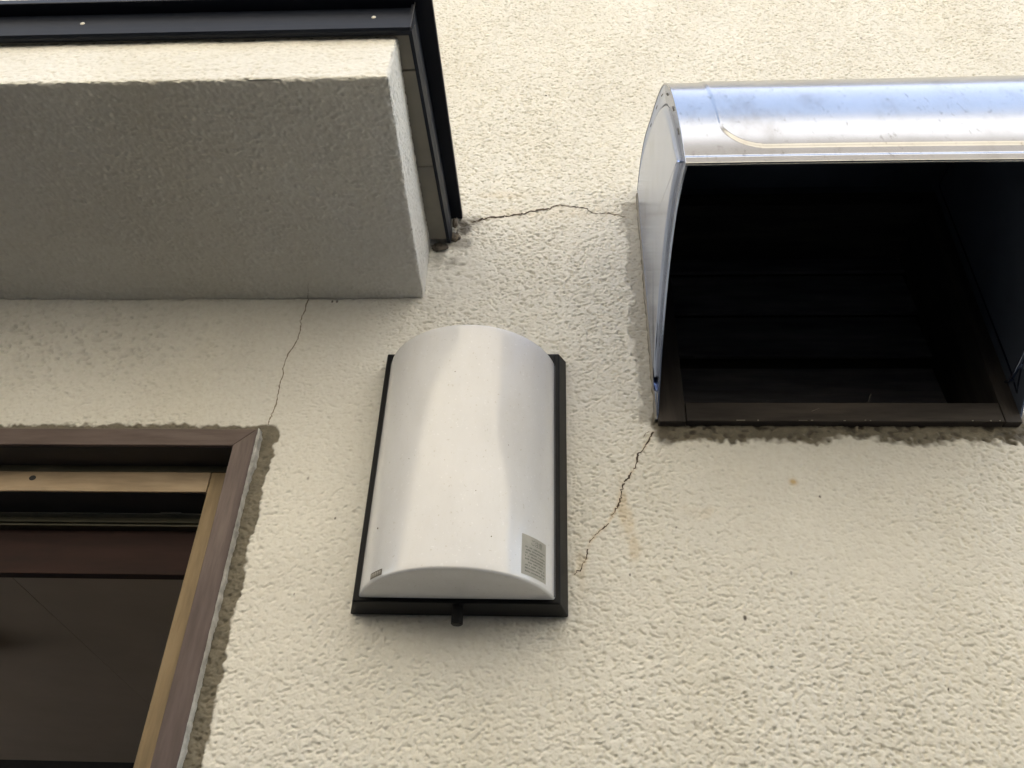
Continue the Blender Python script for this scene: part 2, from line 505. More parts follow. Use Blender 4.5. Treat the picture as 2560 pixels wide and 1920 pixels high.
# rest of the facade round the finely modelled area (flat, far outside the picture)
bm = bmesh.new()
def rect(x0, x1, z0, z1, y=1.0):
    if x1-x0 < 1e-6 or z1-z0 < 1e-6:
        return
    add_hex(bm, box8(x0, x1, y, y+0.25, z0, z1))
ZG = -EYE/S
ZT = (4.3-EYE)/S
DL = -1.60                      # left edge of the door opening
rect(-7.0, DL, ZG, ZT)
rect(X1, 6.0, ZG, ZT)
rect(DL, X1, Z1, ZT)
rect(-0.447, X1, ZG, Z0)
rect(DL, X0, 0.594, Z1)
plainw = bm_obj("plain_wall", bm, M_plain_wall, wall)
# body of the wall behind the fine surface
bm = bmesh.new()
rect(X0, -0.447, 0.596, Z1, 1.018)
rect(-0.447, 0.163, Z0, Z1, 1.018)
rect(0.163, 0.634, Z0, 0.638, 1.018)
rect(0.163, 0.634, 1.062, Z1, 1.018)
rect(0.634, X1, Z0, Z1, 1.018)
bm_obj("wall_core", bm, M_plain_wall, wall)

def hsample(x, z):
    i = min(max(int(round((z-Z0)/(Z1-Z0)*(nz-1))), 0), nz-1)
    j = min(max(int(round((x-X0)/(X1-X0)*(nx-1))), 0), nx-1)
    return float(Hm[i, j])

def crack(pts, wfun, seed, mat, label, gap=()):
    r = random.Random(seed)
    vs, fs = [], []
    n = len(pts)
    prev = None
    for i, (x, z) in enumerate(pts):
        a = pts[max(0, i-1)]; b_ = pts[min(n-1, i+1)]
        tx, tz = b_[0]-a[0], b_[1]-a[1]
        L = math.hypot(tx, tz) or 1
        nx_, nz_ = -tz/L, tx/L
        t = i/(n-1)
        w = wfun(t)*(0.55 + 0.9*r.random())
        if any(g0 < t < g1 for g0, g1 in gap):
            prev = None
            continue
        h = max(hsample(x+nx_*w, z+nz_*w), hsample(x-nx_*w, z-nz_*w), hsample(x, z)) + 0.00025
        k0 = len(vs)
        for s_ in (-1, 1):
            p = W(x+nx_*w*s_, 1, z+nz_*w*s_)
            p.y = -h
            vs.append(p)
        if prev is not None:
            fs.append((prev, prev+1, k0+1, k0))
        prev = k0
    o = mesh_obj("crack", vs, fs, mat, wall)
    o["label"] = label
    return o
crack(c1, lambda t: 0.0019*(1.0 - 0.66*t) + (0.0009 if 0.42 < t < 0.5 else 0), 4, M_crack, "brown crack running from the canopy corner to the steel hood")
crack(c2, lambda t: 0.00075, 5, M_crackfine, "hairline crack from the canopy down to the door frame corner")
crack(c3, lambda t: (0.0009 if t < 0.62 else 0.0006)*(1+0.4*math.sin(t*40)), 6, M_crack, "stained crack below the lower left corner of the steel hood", gap=((0.60, 0.63), (0.80, 0.83)))
crack(densify([(0.1340, 0.6140), (0.1285, 0.6120), (0.1260, 0.6070), (0.1235, 0.5990)], 0.002, 0.0006, 8), lambda t: 0.0006*(1-t), 9, M_crackfine, "short side branch of the stained crack")

# ================================================================== CANOPY
can = thing("door_canopy", "stuccoed canopy slab over the doorway edged with dark sheet metal", "canopy", (-0.9, 1.0, 0.865))
# slab: rounded, rough grid patches on a slightly raked box
SX0, SX1, SY0, SY1, SZ0, SZ1 = -1.9, -0.2030, 0.597, 1.004, 0.865, 0.992
R_ = 0.005
def warp(x, y, z):
    t = (z-SZ0)/(0.985-SZ0)
    f = np.clip((1-y)/0.4, 0, 1)
    y2 = y + 0.024*t*f
    x2 = x + (-0.005*(1-f) + 0.004*f - 0.006*t*f) * np.clip((x+1.0)/0.8, 0, 1)
    z2 = z
    return x2, y2, z2
def slab_patch(kind, amp, seed, a0, a1, b0, b1):
    st = 0.0013
    na = int((a1-a0)*S/st); nb = max(4, int((b1-b0)*S/st))
    a = np.linspace(a0, a1, na); b_ = np.linspace(b0, b1, nb)
    AA, BB = np.meshgrid(a, b_)
    if kind == 'bottom':
        p = np.stack([AA, BB, np.full_like(AA, SZ0)], -1)
    elif kind == 'front':
        p = np.stack([AA, np.full_like(AA, SY0), BB], -1)
    else:
        p = np.stack([np.full_like(AA, SX1), AA, BB], -1)
    q = p.copy()
    q[..., 0] = np.minimum(q[..., 0], SX1-R_)
    q[..., 1] = np.maximum(q[..., 1], SY0+R_)
    q[..., 2] = np.maximum(q[..., 2], SZ0+R_)
    n = p-q
    n /= np.maximum(np.linalg.norm(n, axis=-1, keepdims=True), 1e-9)
    h = stucco_height(AA.shape, st, seed, amp)/S
    if kind == 'bottom':
        rg = blurred(AA.shape, 1.5, seed+3, 2.2)
        h = -0.9*h + 0.0010*np.exp(-(rg-1.5)**2/0.16) + 0.0004*blurred(AA.shape, 4, seed+4, 1.8)
    h = h + 0.0004*blurred(AA.shape, 20, seed+9)
    h = np.maximum(h, -0.0014)
    p = q + n*(R_ + h[..., None])
    x, y, z = warp(p[..., 0], p[..., 1], p[..., 2])
    out = np.empty(p.shape, np.float32)
    out[..., 0] = x*S; out[..., 1] = (y-1)*S; out[..., 2] = z*S+EYE
    return out, AA, BB
parts = []
Pb, AA, BB = slab_patch('bottom', 0.95, 71, -1.45, SX1, SY0, 1.0)
mb = np.zeros(AA.shape + (3,), np.float32)
parts.append((Pb, mb))
Pf, a_, b__ = slab_patch('front', 0.7, 81, -1.45, SX1, SZ0, SZ1)
parts.append((Pf[:, ::1], np.zeros(a_.shape + (3,), np.float32)))
Pr, a_, b__ = slab_patch('right', 0.75, 91, SY0, 1.0, SZ0, SZ1)
mr = np.zeros(a_.shape + (3,), np.float32)
parts.append((Pr, mr))
allv = []; allq = []; allm = []; off = 0
for (Pp, mm) in parts:
    ny_, nx_ = Pp.shape[:2]
    idx = np.arange(ny_*nx_, dtype=np.int32).reshape(ny_, nx_) + off
    allq.append(np.stack([idx[:-1, :-1], idx[:-1, 1:], idx[1:, 1:], idx[1:, :-1]], -1).reshape(-1, 4))
    allv.append(Pp.reshape(-1, 3)); allm.append(mm.reshape(-1, 3)); off += ny_*nx_
V = np.concatenate(allv); Q = np.concatenate(allq); MM = np.concatenate(allm)
me = bpy.data.meshes.new("slab")
me.vertices.add(len(V)); me.vertices.foreach_set("co", V.ravel())
me.loops.add(Q.size); me.loops.foreach_set("vertex_index", Q.ravel().astype(np.int32))
me.polygons.add(len(Q))
me.polygons.foreach_set("loop_start", np.arange(0, Q.size, 4, dtype=np.int32))
me.polygons.foreach_set("loop_total", np.full(len(Q), 4, np.int32))
me.polygons.foreach_set("use_smooth", np.ones(len(Q), bool))
me.materials.append(M_stucco)
ca = me.color_attributes.new("stain", 'FLOAT_COLOR', 'POINT')
arr = np.ones((len(V), 4), np.float32); arr[:, :3] = MM
ca.data.foreach_set("color", arr.ravel())
me.update(calc_edges=True)
slab = bpy.data.objects.new("slab", me)
COL.objects.link(slab)
slab.parent = can; slab.location = -can.location
# solid body behind the rough skin
bm = bmesh.new()
i_ = 0.003
add_hex(bm, [(-1.9, SY0+i_, SZ0+i_), (-0.2085+0.004, SY0+i_, SZ0+i_), (-0.2125, 1.02, SZ0+i_), (-1.9, 1.02, SZ0+i_),
             (-1.9, SY0+i_+0.024, SZ1), (-0.2115, SY0+i_+0.024, SZ1), (-0.2125, 1.02, SZ1), (-1.9, 1.02, SZ1)])
bm_obj("slab_core", bm, M_plain_wall, can)
# crack that climbs onto the underside
v = []
for i, (x, y) in enumerate([(-0.3950, 0.999), (-0.3925, 0.990), (-0.3895, 0.980), (-0.3880, 0.971), (-0.3850, 0.963)]):
    w = 0.0005*(1-i/5)
    for s_ in (-1, 1):
        v.append(W(x+s_*w, y, 0.8640))
mesh_obj("crack", v, [(2*i, 2*i+1, 2*i+3, 2*i+2) for i in range(4)], M_crackfine, can)

# eave board between slab and flashing, in three lengths
def board(y0, y1, x0a, x0b, x1a, x1b, z=0.9850):
    bm = bmesh.new()
    add_hex(bm, [(x0a, y0, z), (x1a, y0, z), (x1b, y1, z), (x0b, y1, z),
                 (x0a, y0, z+0.02), (x1a, y0, z+0.02), (x1b, y1, z+0.02), (x0b, y1, z+0.02)], 0.0008)
    return bm_obj("eave_board", bm, M_board, can)
def xf(y):   # inner face of the side flashing
    return -0.1865 + (y-0.612)/(0.388)*0.0095
def seg(y0, y1, z=0.985):
    return board(y0, y1, -0.235, -0.235, xf(y0), xf(y1), z)
seg(0.6135, 0.6690); seg(0.6710, 0.835, 0.9842); seg(0.8365, 0.990, 0.9846)
bm = bmesh.new()
add_hex(bm, [(-1.9, 0.6125, 0.985), (-0.2355, 0.6125, 0.985), (-0.2355, 0.65, 0.985), (-1.9, 0.65, 0.985),
             (-1.9, 0.6125, 1.005), (-0.2355, 0.6125, 1.005), (-0.2355, 0.65, 1.005), (-1.9, 0.65, 1.005)], 0.0008)
bm_obj("eave_board", bm, M_board, can)

# flashing: front fascia, side fascia (bottom lip turned in), roof cap above
def prism(bm, prof_a, prof_b):
    """loft two equal profiles (lists of D points)"""
    n = len(prof_a)
    a = [bm.verts.new(W(*p)) for p in prof_a]
    b_ = [bm.verts.new(W(*p)) for p in prof_b]
    for i in range(n):
        j = (i+1) % n
        bm.faces.new((a[i], a[j], b_[j], b_[i]))
    bm.faces.new(a); bm.faces.new(b_[::-1])
# front fascia runs along x; profile in (y,z)
pf = [(0.6085, 0.9795), (0.6050, 0.9815), (0.6058, 0.992), (0.6075, 1.007), (0.6100, 1.024), (0.6140, 1.042), (0.618, 1.042), (0.618, 0.984), (0.6125, 0.9795)]
bm = bmesh.new()
prism(bm, [(-1.9, y, z) for y, z in pf], [(-0.1850, y, z) for y, z in pf])
o = bm_obj("front_fascia", bm, M_flash, can)
for (sx, sz) in ((-0.629, 1.010), (-0.236, 1.010)):
    bm = bmesh.new()
    bmesh.ops.create_uvsphere(bm, u_segments=14, v_segments=8, radius=0.0036*S*0.9)
    for v_ in bm.verts:
        v_.co.y *= 0.45
        v_.co += W(sx, 0.6078, sz)
    bm_obj("screw", bm, M_screw, o, True)
# side fascia runs along y; profile in (x,z) with the corner skew measured
def side_prof(y):
    t = (y-0.612)/0.388
    x = -0.1835 + 0.0105*t
    return [(x-0.0045, y, 0.9800), (x+0.0005, y, 0.9795), (x+0.0028, y, 0.992), (x+0.0020, y, 1.010), (x-0.0008, y, 1.030), (x-0.0020, y, 1.042), (x-0.006, y, 1.042), (x-0.0045, y, 0.985)]
bm = bmesh.new()
prism(bm, side_prof(0.6090), side_prof(0.994))
bm_obj("side_fascia", bm, M_flash, can)
# roof cap: an L of sheet with a drip nose
def capx(y):
    return -0.1615 + (y-0.597)/0.403*0.0055
bm = bmesh.new()
add_hex(bm, [(-1.9, 0.5960, 1.0415), (capx(0.596), 0.5960, 1.0415), (capx(0.999), 0.999, 1.0415), (-1.9, 0.999, 1.0415),
             (-1.9, 0.5975, 1.054), (capx(0.596)-0.001, 0.5975, 1.054), (capx(0.999)-0.001, 0.999, 1.057), (-1.9, 0.999, 1.057)], 0.0012)
bm_obj("roof_cap", bm, M_cap, can)
# seam bead at the mitre
bm = bmesh.new()
prism(bm, [(-0.1850, 0.6040, 0.981), (-0.1838, 0.6050, 0.981), (-0.1838, 0.607, 0.981), (-0.1850, 0.607, 0.981)],
      [(-0.1850, 0.6062, 1.0418), (-0.1838, 0.6062, 1.0418), (-0.1838, 0.608, 1.0418), (-0.1850, 0.608, 1.0418)])
bm_obj("corner_seam", bm, M_groove, can)
# dusty cocoon stuck in the flashing end, and mud round it
def lumpy(name, c, r, sc, mat, parent, seed, sub=3):
    bm = bmesh.new()
    bmesh.ops.create_icosphere(bm, subdivisions=sub, radius=1.0)
    rr = random.Random(seed)
    ph = [(rr.uniform(2, 6), rr.uniform(0, 6), rr.choice((0, 1, 2))) for _ in range(8)]
    for v_ in bm.verts:
        n = v_.co.copy()
        k_ = 1 + sum(0.07*math.sin(f*n[a]*1.7+p+n[(a+1) % 3]*f) for f, p, a in ph)
        v_.co = Vector((n.x*sc[0], n.y*sc[1], n.z*sc[2]))*k_*r*S + W(*c)
    return bm_obj(name, bm, mat, parent, True)
lumpy("cocoon", (-0.1655, 0.982, 1.014), 0.0070, (0.7, 0.8, 1.5), M_nest, can, 3)
lumpy("dirt_clump", (-0.1670, 0.998, 0.998), 0.010, (1.0, 0.5, 1.0), M_nest, can, 4)
lumpy("dirt_clump", (-0.1900, 0.998, 0.975), 0.013, (1.1, 0.28, 0.7), M_nest, can, 5)

# ================================================================== STEEL HOOD
hood = thing("vent_hood", "rounded stainless steel weather hood projecting over a dark wooden vent", "vent hood", (0.395, 1.0, 0.63))
HX0, HX1 = 0.1455, 0.6455
ctrl = [(0.996, 1.108), (0.935, 1.108), (0.868, 1.088), (0.804, 1.047), (0.722, 0.996), (0.671, 0.951), (0.641, 0.893), (0.626, 0.836), (0.6165, 0.775), (0.6155, 0.7240)]
def catmull(pts, n):
    out = []
    P_ = [pts[0]] + list(pts) + [pts[-1]]
    for i in range(1, len(P_)-2):
        p0, p1, p2, p3 = P_[i-1], P_[i], P_[i+1], P_[i+2]
        for k_ in range(n):
            t = k_/n
            out.append(tuple(0.5*((2*p1[c])+(-p0[c]+p2[c])*t+(2*p0[c]-5*p1[c]+4*p2[c]-p3[c])*t*t+(-p0[c]+3*p1[c]-3*p2[c]+p3[c])*t**3) for c in range(len(pts[0]))))
    out.append(tuple(pts[-1]))
    return out
prof = np.array(catmull(ctrl, 14))
# smooth the curve a little so that reflections run cleanly
for _ in range(8):
    prof[1:-1] = 0.25*prof[:-2] + 0.5*prof[1:-1] + 0.25*prof[2:]
tan = np.gradient(prof, axis=0)
tan /= np.linalg.norm(tan, axis=1, keepdims=True)
nrm = np.stack([tan[:, 1], -tan[:, 0]], 1)       # outward (front/up)
if nrm[-1, 0] > 0:
    nrm = -nrm
Ls = np.concatenate([[0], np.cumsum(np.linalg.norm(np.diff(prof, axis=0), axis=1))])
# resample evenly
ns = 400
sv = np.linspace(0, Ls[-1], ns)
prof = np.stack([np.interp(sv, Ls, prof[:, 0]), np.interp(sv, Ls, prof[:, 1])], 1)
nrm = np.stack([np.interp(sv, Ls, nrm[:, 0]), np.interp(sv, Ls, nrm[:, 1])], 1)
for _ in range(400):
    prof[1:-1] = 0.25*prof[:-2] + 0.5*prof[1:-1] + 0.25*prof[2:]
tan = np.gradient(prof, axis=0)
for _ in range(80):
    tan[1:-1] = 0.25*tan[:-2] + 0.5*tan[1:-1] + 0.25*tan[2:]
tan /= np.linalg.norm(tan, axis=1, keepdims=True)
nrm = np.stack([tan[:, 1], -tan[:, 0]], 1)
if nrm[-1, 0] > 0:
    nrm = -nrm
s_emb_end = sv[np.argmin(np.abs(prof[:, 1]-0.750))]
s_emb_start = 0.05
nxs = 420
hx = np.linspace(HX0-0.0006, HX1+0.0006, nxs)
SVm, HXm = np.meshgrid(sv, hx, indexing='ij')
ax_, bx_ = 0.189, 0.602
rc = 0.05
# rounded rectangle signed distance
cxm, hxw = 0.5*(ax_+bx_), 0.5*(bx_-ax_)
csm, hsw = 0.5*(s_emb_start+s_emb_end), 0.5*(s_emb_end-s_emb_start)
qx = np.abs(HXm-cxm)-hxw+rc; qs = np.abs(SVm-csm)-hsw+rc
sdv = np.hypot(np.maximum(qx, 0), np.maximum(qs, 0)) + np.minimum(np.maximum(qx, qs), 0) - rc
e = np.clip(-sdv/0.0032, 0, 1)
e = e*e*(3-2*e)
hh = 0.0016*e + 0.0006*np.sin((HXm-HX0)*9)*np.sin(SVm*14)
# folded hem at the bottom
hem = np.clip((SVm-(sv[-1]-0.013))/0.002, 0, 1)
hh = hh + 0.0009*hem
PY = prof[:, 0][:, None] + nrm[:, 0][:, None]*hh
PZ = prof[:, 1][:, None] + nrm[:, 1][:, None]*hh
outer = [W(HXm[i, j], PY[i, j], PZ[i, j]) for i in range(ns) for j in range(nxs)]
th = 0.0022
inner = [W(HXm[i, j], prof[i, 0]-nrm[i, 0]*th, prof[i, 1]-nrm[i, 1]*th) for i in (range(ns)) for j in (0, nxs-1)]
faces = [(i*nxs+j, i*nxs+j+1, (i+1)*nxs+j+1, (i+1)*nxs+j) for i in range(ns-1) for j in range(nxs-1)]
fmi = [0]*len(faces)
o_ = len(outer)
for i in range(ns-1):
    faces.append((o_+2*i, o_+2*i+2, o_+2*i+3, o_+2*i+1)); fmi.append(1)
    faces.append((i*nxs, (i+1)*nxs, o_+2*i+2, o_+2*i)); fmi.append(0)
    faces.append((i*nxs+nxs-1, o_+2*i+1, o_+2*i+3, (i+1)*nxs+nxs-1)); fmi.append(0)
last = [(ns-1)*nxs+j for j in range(nxs)]
faces.append(tuple(last) + (o_+2*(ns-1)+1, o_+2*(ns-1))); fmi.append(0)
mesh_obj("hood_shell", outer+inner, faces, [M_steel, M_inner], hood, True, fmi)

# side panels: closed outline = outer profile + mouth edge
mouth = catmull([(0.6155, 0.7260), (0.683, 0.742), (0.762, 0.738), (0.868, 0.706), (0.948, 0.664), (0.996, 0.633)], 14)
wallside = [(0.996, 0.633 + (1.108-0.633)*i/20) for i in range(1, 20)]
ring = [tuple(p) for p in prof] + mouth[1:] + wallside
ring = np.array(ring)
# even resample of the closed ring
cl = np.vstack([ring, ring[:1]])
Lr = np.concatenate([[0], np.cumsum(np.linalg.norm(np.diff(cl, axis=0), axis=1))])
NR = 220
sr = np.linspace(0, Lr[-1], NR, endpoint=False)
ring = np.stack([np.interp(sr, Lr, cl[:, 0]), np.interp(sr, Lr, cl[:, 1])], 1)
def offset_ring(r, d, smooth):
    t = np.roll(r, -1, 0)-np.roll(r, 1, 0)
    t /= np.linalg.norm(t, axis=1, keepdims=True)
    n = np.stack([t[:, 1], -t[:, 0]], 1)
    cen = r.mean(0)
    if ((cen-r)*n).sum() < 0:
        n = -n
    o = r + n*d
    for _ in range(smooth):
        o = 0.25*np.roll(o, 1, 0) + 0.5*o + 0.25*np.roll(o, -1, 0)
    return o
rA = ring
rB = offset_ring(ring, 0.020, 60)
rC = offset_ring(ring, 0.0235, 60)
rD = offset_ring(ring, 0.0285, 60)
rE = offset_ring(ring, 0.034, 60)
def side_panel(x, out):
    """out = -1 (left panel, outer face towards -x) or +1"""
    vs, fs, fm = [], [], []
    lay = [(rA, 0.0), (rB, 0.0), (rC, -0.0042), (rD, 0.0030), (rE, 0.0042)]
    for r, h_ in lay:
        for p in r:
            vs.append(W(x + out*h_, p[0], p[1]))
    for L_ in range(4):
        for i in range(NR):
            j = (i+1) % NR
            fs.append((L_*NR+i, L_*NR+j, (L_+1)*NR+j, (L_+1)*NR+i)); fm.append(0)
    c_ = len(vs)
    vs.append(W(x + out*0.0042, rE[:, 0].mean(), rE[:, 1].mean()))
    for i in range(NR):
        fs.append((4*NR+i, 4*NR+(i+1) % NR, c_)); fm.append(0)
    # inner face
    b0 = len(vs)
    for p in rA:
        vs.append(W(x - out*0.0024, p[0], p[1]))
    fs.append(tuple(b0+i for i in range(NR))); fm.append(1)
    for i in range(NR):
        j = (i+1) % NR
        fs.append((i, j, b0+j, b0+i)); fm.append(0)
    o = mesh_obj("side_panel", vs, fs, [M_steel_side, M_inner], hood, True, fm)
    for p in o.data.polygons[4*NR:]:
        p.use_smooth = False
    return o
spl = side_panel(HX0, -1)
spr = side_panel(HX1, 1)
# spot-weld tabs along the shell edge of the near panel
for s0 in (0.215, 0.285, 0.345, 0.405, 0.470, 0.530):
    i = int(np.argmin(np.abs(sv-s0)))
    p = prof[i]; n_ = nrm[i]; t_ = (-n_[1], n_[0])
    c_ = (p[0]-n_[0]*0.012, p[1]-n_[1]*0.012)
    q = []
    for a_, b_ in ((-1, -1), (1, -1), (1, 1), (-1, 1)):
        q.append((c_[0]+t_[0]*a_*0.006+n_[0]*b_*0.0009, c_[1]+t_[1]*a_*0.006+n_[1]*b_*0.0009))
    bm = bmesh.new()
    va = [bm.verts.new(W(HX0-0.0004, *k_)) for k_ in q]
    vb = [bm.verts.new(W(HX0+0.0004, *k_)) for k_ in q]
    bm.faces.new(va); bm.faces.new(vb[::-1])
    for k_ in range(4):
        bm.faces.new((va[k_], vb[k_], vb[(k_+1) % 4], va[(k_+1) % 4]))
    bm_obj("fold_tab", bm, M_nest, hood)
# wire stay that braces the far panel from inside
bm = bmesh.new()
wp = [(0.6385, 0.9872, 0.6920), (0.6385, 0.9761, 0.6879), (0.6385, 0.9591, 0.6895), (0.6385, 0.9302, 0.6968), (0.6385, 0.8709, 0.7169), (0.6385, 0.74, 0.762)]
for p0, p1 in zip(wp[:-1], wp[1:]):
    d_ = Vector((0, p1[1]-p0[1], p1[2]-p0[2])).normalized()
    n_ = Vector((0, -d_.z, d_.y))*0.0016
    add_hex(bm, [(0.6370, p0[1]-n_.y, p0[2]-n_.z), (0.6415, p0[1]-n_.y, p0[2]-n_.z), (0.6415, p0[1]+n_.y, p0[2]+n_.z), (0.6370, p0[1]+n_.y, p0[2]+n_.z),
                 (0.6370, p1[1]-n_.y, p1[2]-n_.z), (0.6415, p1[1]-n_.y, p1[2]-n_.z), (0.6415, p1[1]+n_.y, p1[2]+n_.z), (0.6370, p1[1]+n_.y, p1[2]+n_.z)], 0.0003)
bm_obj("stay_wire", bm, M_steel_side, hood)
# thin seal line between panel and wall
bm = bmesh.new()
rr = random.Random(3)
zz = [0.632 + i*(1.095-0.632)/60 for i in range(61)]
prev = None
for z in zz:
    w = 0.0030 + rr.uniform(-0.0012, 0.0012)
    q = [bm.verts.new(W(HX0-w, 1.001, z)), bm.verts.new(W(HX0-w*0.8, 0.9935, z)), bm.verts.new(W(HX0-0.0002, 0.9925, z)), bm.verts.new(W(HX0-0.0002, 1.001, z))]
    if prev:
        for i in range(4):
            bm.faces.new((prev[i], prev[(i+1) % 4], q[(i+1) % 4], q[i]))
    prev = q
bm_obj("seal_strip", bm, M_board, hood)
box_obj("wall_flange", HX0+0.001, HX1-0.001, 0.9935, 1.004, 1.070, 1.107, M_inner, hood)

# ================================================================== WOODEN VENT BEHIND THE HOOD
vent = thing("louvred_vent", "dark brown wooden vent frame with horizontal boards under the steel hood", "vent", (0.395, 1.0, 0.63))
box_obj("bottom_rail", 0.1866, 0.6190, 0.988, 1.12, 0.6265, 0.6575, M_dark_h, vent, 0.0010)
box_obj("post", 0.1475, 0.1855, 0.9885, 1.12, 0.6255, 1.085, M_dark_v, vent, 0.0010)
box_obj("post", 0.6200, 0.6430, 0.9885, 1.12, 0.6255, 1.085, M_dark_v, vent, 0.0010)
box_obj("head_rail", 0.1866, 0.6190, 0.988, 1.12, 1.055, 1.085, M_dark_h, vent, 0.0010)
def slat(z0, z1):
    bm = bmesh.new()
    y = 1.122
    # a tilted board whose lower edge steps forward over the next one
    c = [(0.1858, y-0.010, z0), (0.6198, y-0.010, z0), (0.6198, y-0.002, z0), (0.1858, y-0.002, z0),
         (0.1858, y+0.003, z1), (0.6198, y+0.003, z1), (0.6198, y+0.011, z1), (0.1858, y+0.011, z1)]
    add_hex(bm, c, 0.0006)
    for x in (0.232, 0.545):
        add_hex(bm, box8(x, x+0.020, y-0.0118, y-0.0082, z0-0.0035, z0+0.002), 0.0004)
    return bm_obj("louvre_board", bm, M_louvre, vent)
for z0, z1 in ((0.640, 0.728), (0.728, 0.816), (0.832, 0.925), (0.925, 1.02), (1.02, 1.08)):
    slat(z0, z1)
box_obj("back_board", 0.150, 0.640, 1.135, 1.15, 0.62, 1.09, M_dark_h, vent)
# pale flakes and straw left on the rail
rr = random.Random(12)
for i in range(10):
    bm = bmesh.new()
    x = rr.uniform(0.19, 0.635); l = rr.choice((0.0015, 0.002, 0.003, 0.012))
    add_hex(bm, box8(x, x+l, 0.9868, 0.9878, 0.6262+rr.uniform(0, 0.001), 0.6272+rr.uniform(0, 0.0010)))
    bm_obj('paint_flake', bm, M_board, vent)
for (x, z, l, t) in ((0.44, 0.657, 0.016, 1.1), (0.30, 0.6595, 0.004, 0.1), (0.36, 0.642, 0.012, 0.4)):
    bm = bmesh.new()
    add_hex(bm, [(x, 0.9865, z), (x+0.0006, 0.9865, z), (x+0.0006, 0.9872, z), (x, 0.9872, z),
                 (x+l*math.cos(t), 0.9865, z+l*math.sin(t)), (x+l*math.cos(t)+0.0006, 0.9865, z+l*math.sin(t)), (x+l*math.cos(t)+0.0006, 0.9872, z+l*math.sin(t)), (x+l*math.cos(t), 0.9872, z+l*math.sin(t))])
    bm_obj("straw", bm, M_board, vent)

# ================================================================== WALL LAMP
lamp = thing("wall_lamp", "wall lamp with curved milky white shade on a black base plate", "lamp", (-0.117, 1.0, 0.347))
bm = bmesh.new()
# back box (draught angle): wall outline wider than the front
yb, yf = 0.998, 0.954
c = [(-0.2405, yf, 0.3475), (0.0080, yf, 0.3475), (0.0185, yb, 0.3465), (-0.2520, yb, 0.3465),
     (-0.2405, yf, 0.7180), (0.0080, yf, 0.7180), (0.0185, yb, 0.7370), (-0.2520, yb, 0.7370)]
add_hex(bm, c, 0.0016, 3)
bm_obj("base_plate", bm, M_blackplastic, lamp)
# raised seat the shade sits on
box_obj("shade_seat", -0.2335, 0.0015, 0.949, 0.9545, 0.3545, 0.7130, M_blackplastic, lamp, 0.0010)
# shade: circular-segment shell with closed ends
LC, LR, LYC = -0.116, 0.1211, 0.9821
zb, zt = 0.3525, 0.6990
amax = math.radians(76.8)
na = 72
ang = [-amax + 2*amax*i/na for i in range(na+1)]
def lp(a, r, z):
    return (LC + r*math.sin(a), LYC - r*math.cos(a), z)
vs, fs = [], []
rb = 0.0035        # edge rounding of the end caps
rows = []
for k_ in range(5):
    t = (math.pi/2)*k_/4
    rows.append((LR-rb+rb*math.sin(t), zb+rb-rb*math.cos(t)))
for k_ in range(1, 40):
    rows.append((LR, zb+rb+(zt-zb-2*rb)*k_/40))
for k_ in range(5):
    t = (math.pi/2)*k_/4
    rows.append((LR-rb+rb*math.cos(t), zt-rb+rb*math.sin(t)))
for (r, z) in rows:
    for a in ang:
        p = lp(a, r, z)
        # sides straighten where they meet the seat
        vs.append(W(p[0], min(p[1], 0.9535), p[2]))
nr = len(rows)
for i in range(nr-1):
    for j in range(na):
        fs.append((i*(na+1)+j, i*(na+1)+j+1, (i+1)*(na+1)+j+1, (i+1)*(na+1)+j))
def cap(row, z):
    k0 = len(vs)
    for lev in (0.66, 0.33, 0.0):
        for j in range(na+1):
            p = lp(ang[j], rows[row][0], z)
            y0 = min(p[1], 0.9535)
            vs.append(W(LC + (p[0]-LC)*(0.0 + lev*1.0) if False else p[0], 0.9535 + (y0-0.9535)*lev, z))
    prev = row*(na+1)
    for lv in range(3):
        b0 = k0 + lv*(na+1)
        for j in range(na):
            fs.append((prev+j, prev+j+1, b0+j+1, b0+j))
        prev = b0
cap(0, zb); cap(nr-1, zt)
bmt = bmesh.new()
vv = [bmt.verts.new(p) for p in vs]
for f in fs:
    try:
        bmt.faces.new([vv[i] for i in f])
    except ValueError:
        pass
shade = bm_obj("lamp_shade", bmt, M_acrylic, lamp, True)
# thumb screw under the base
bm = bmesh.new()
bmesh.ops.create_cone(bm, cap_ends=True, segments=28, radius1=0.0072*S, radius2=0.0068*S, depth=0.030*S)
es = [e_ for e_ in bm.edges if e_.calc_face_angle(0) > 1.0]
bmesh.ops.bevel(bm, geom=es, offset=0.0010, segments=2, affect='EDGES')
for v_ in bm.verts:
    a = math.atan2(v_.co.y, v_.co.x)
    v_.co += W(-0.1145, 0.965, 0.3395)
bm_obj("thumb_screw", bm, M_blackplastic, lamp, False)

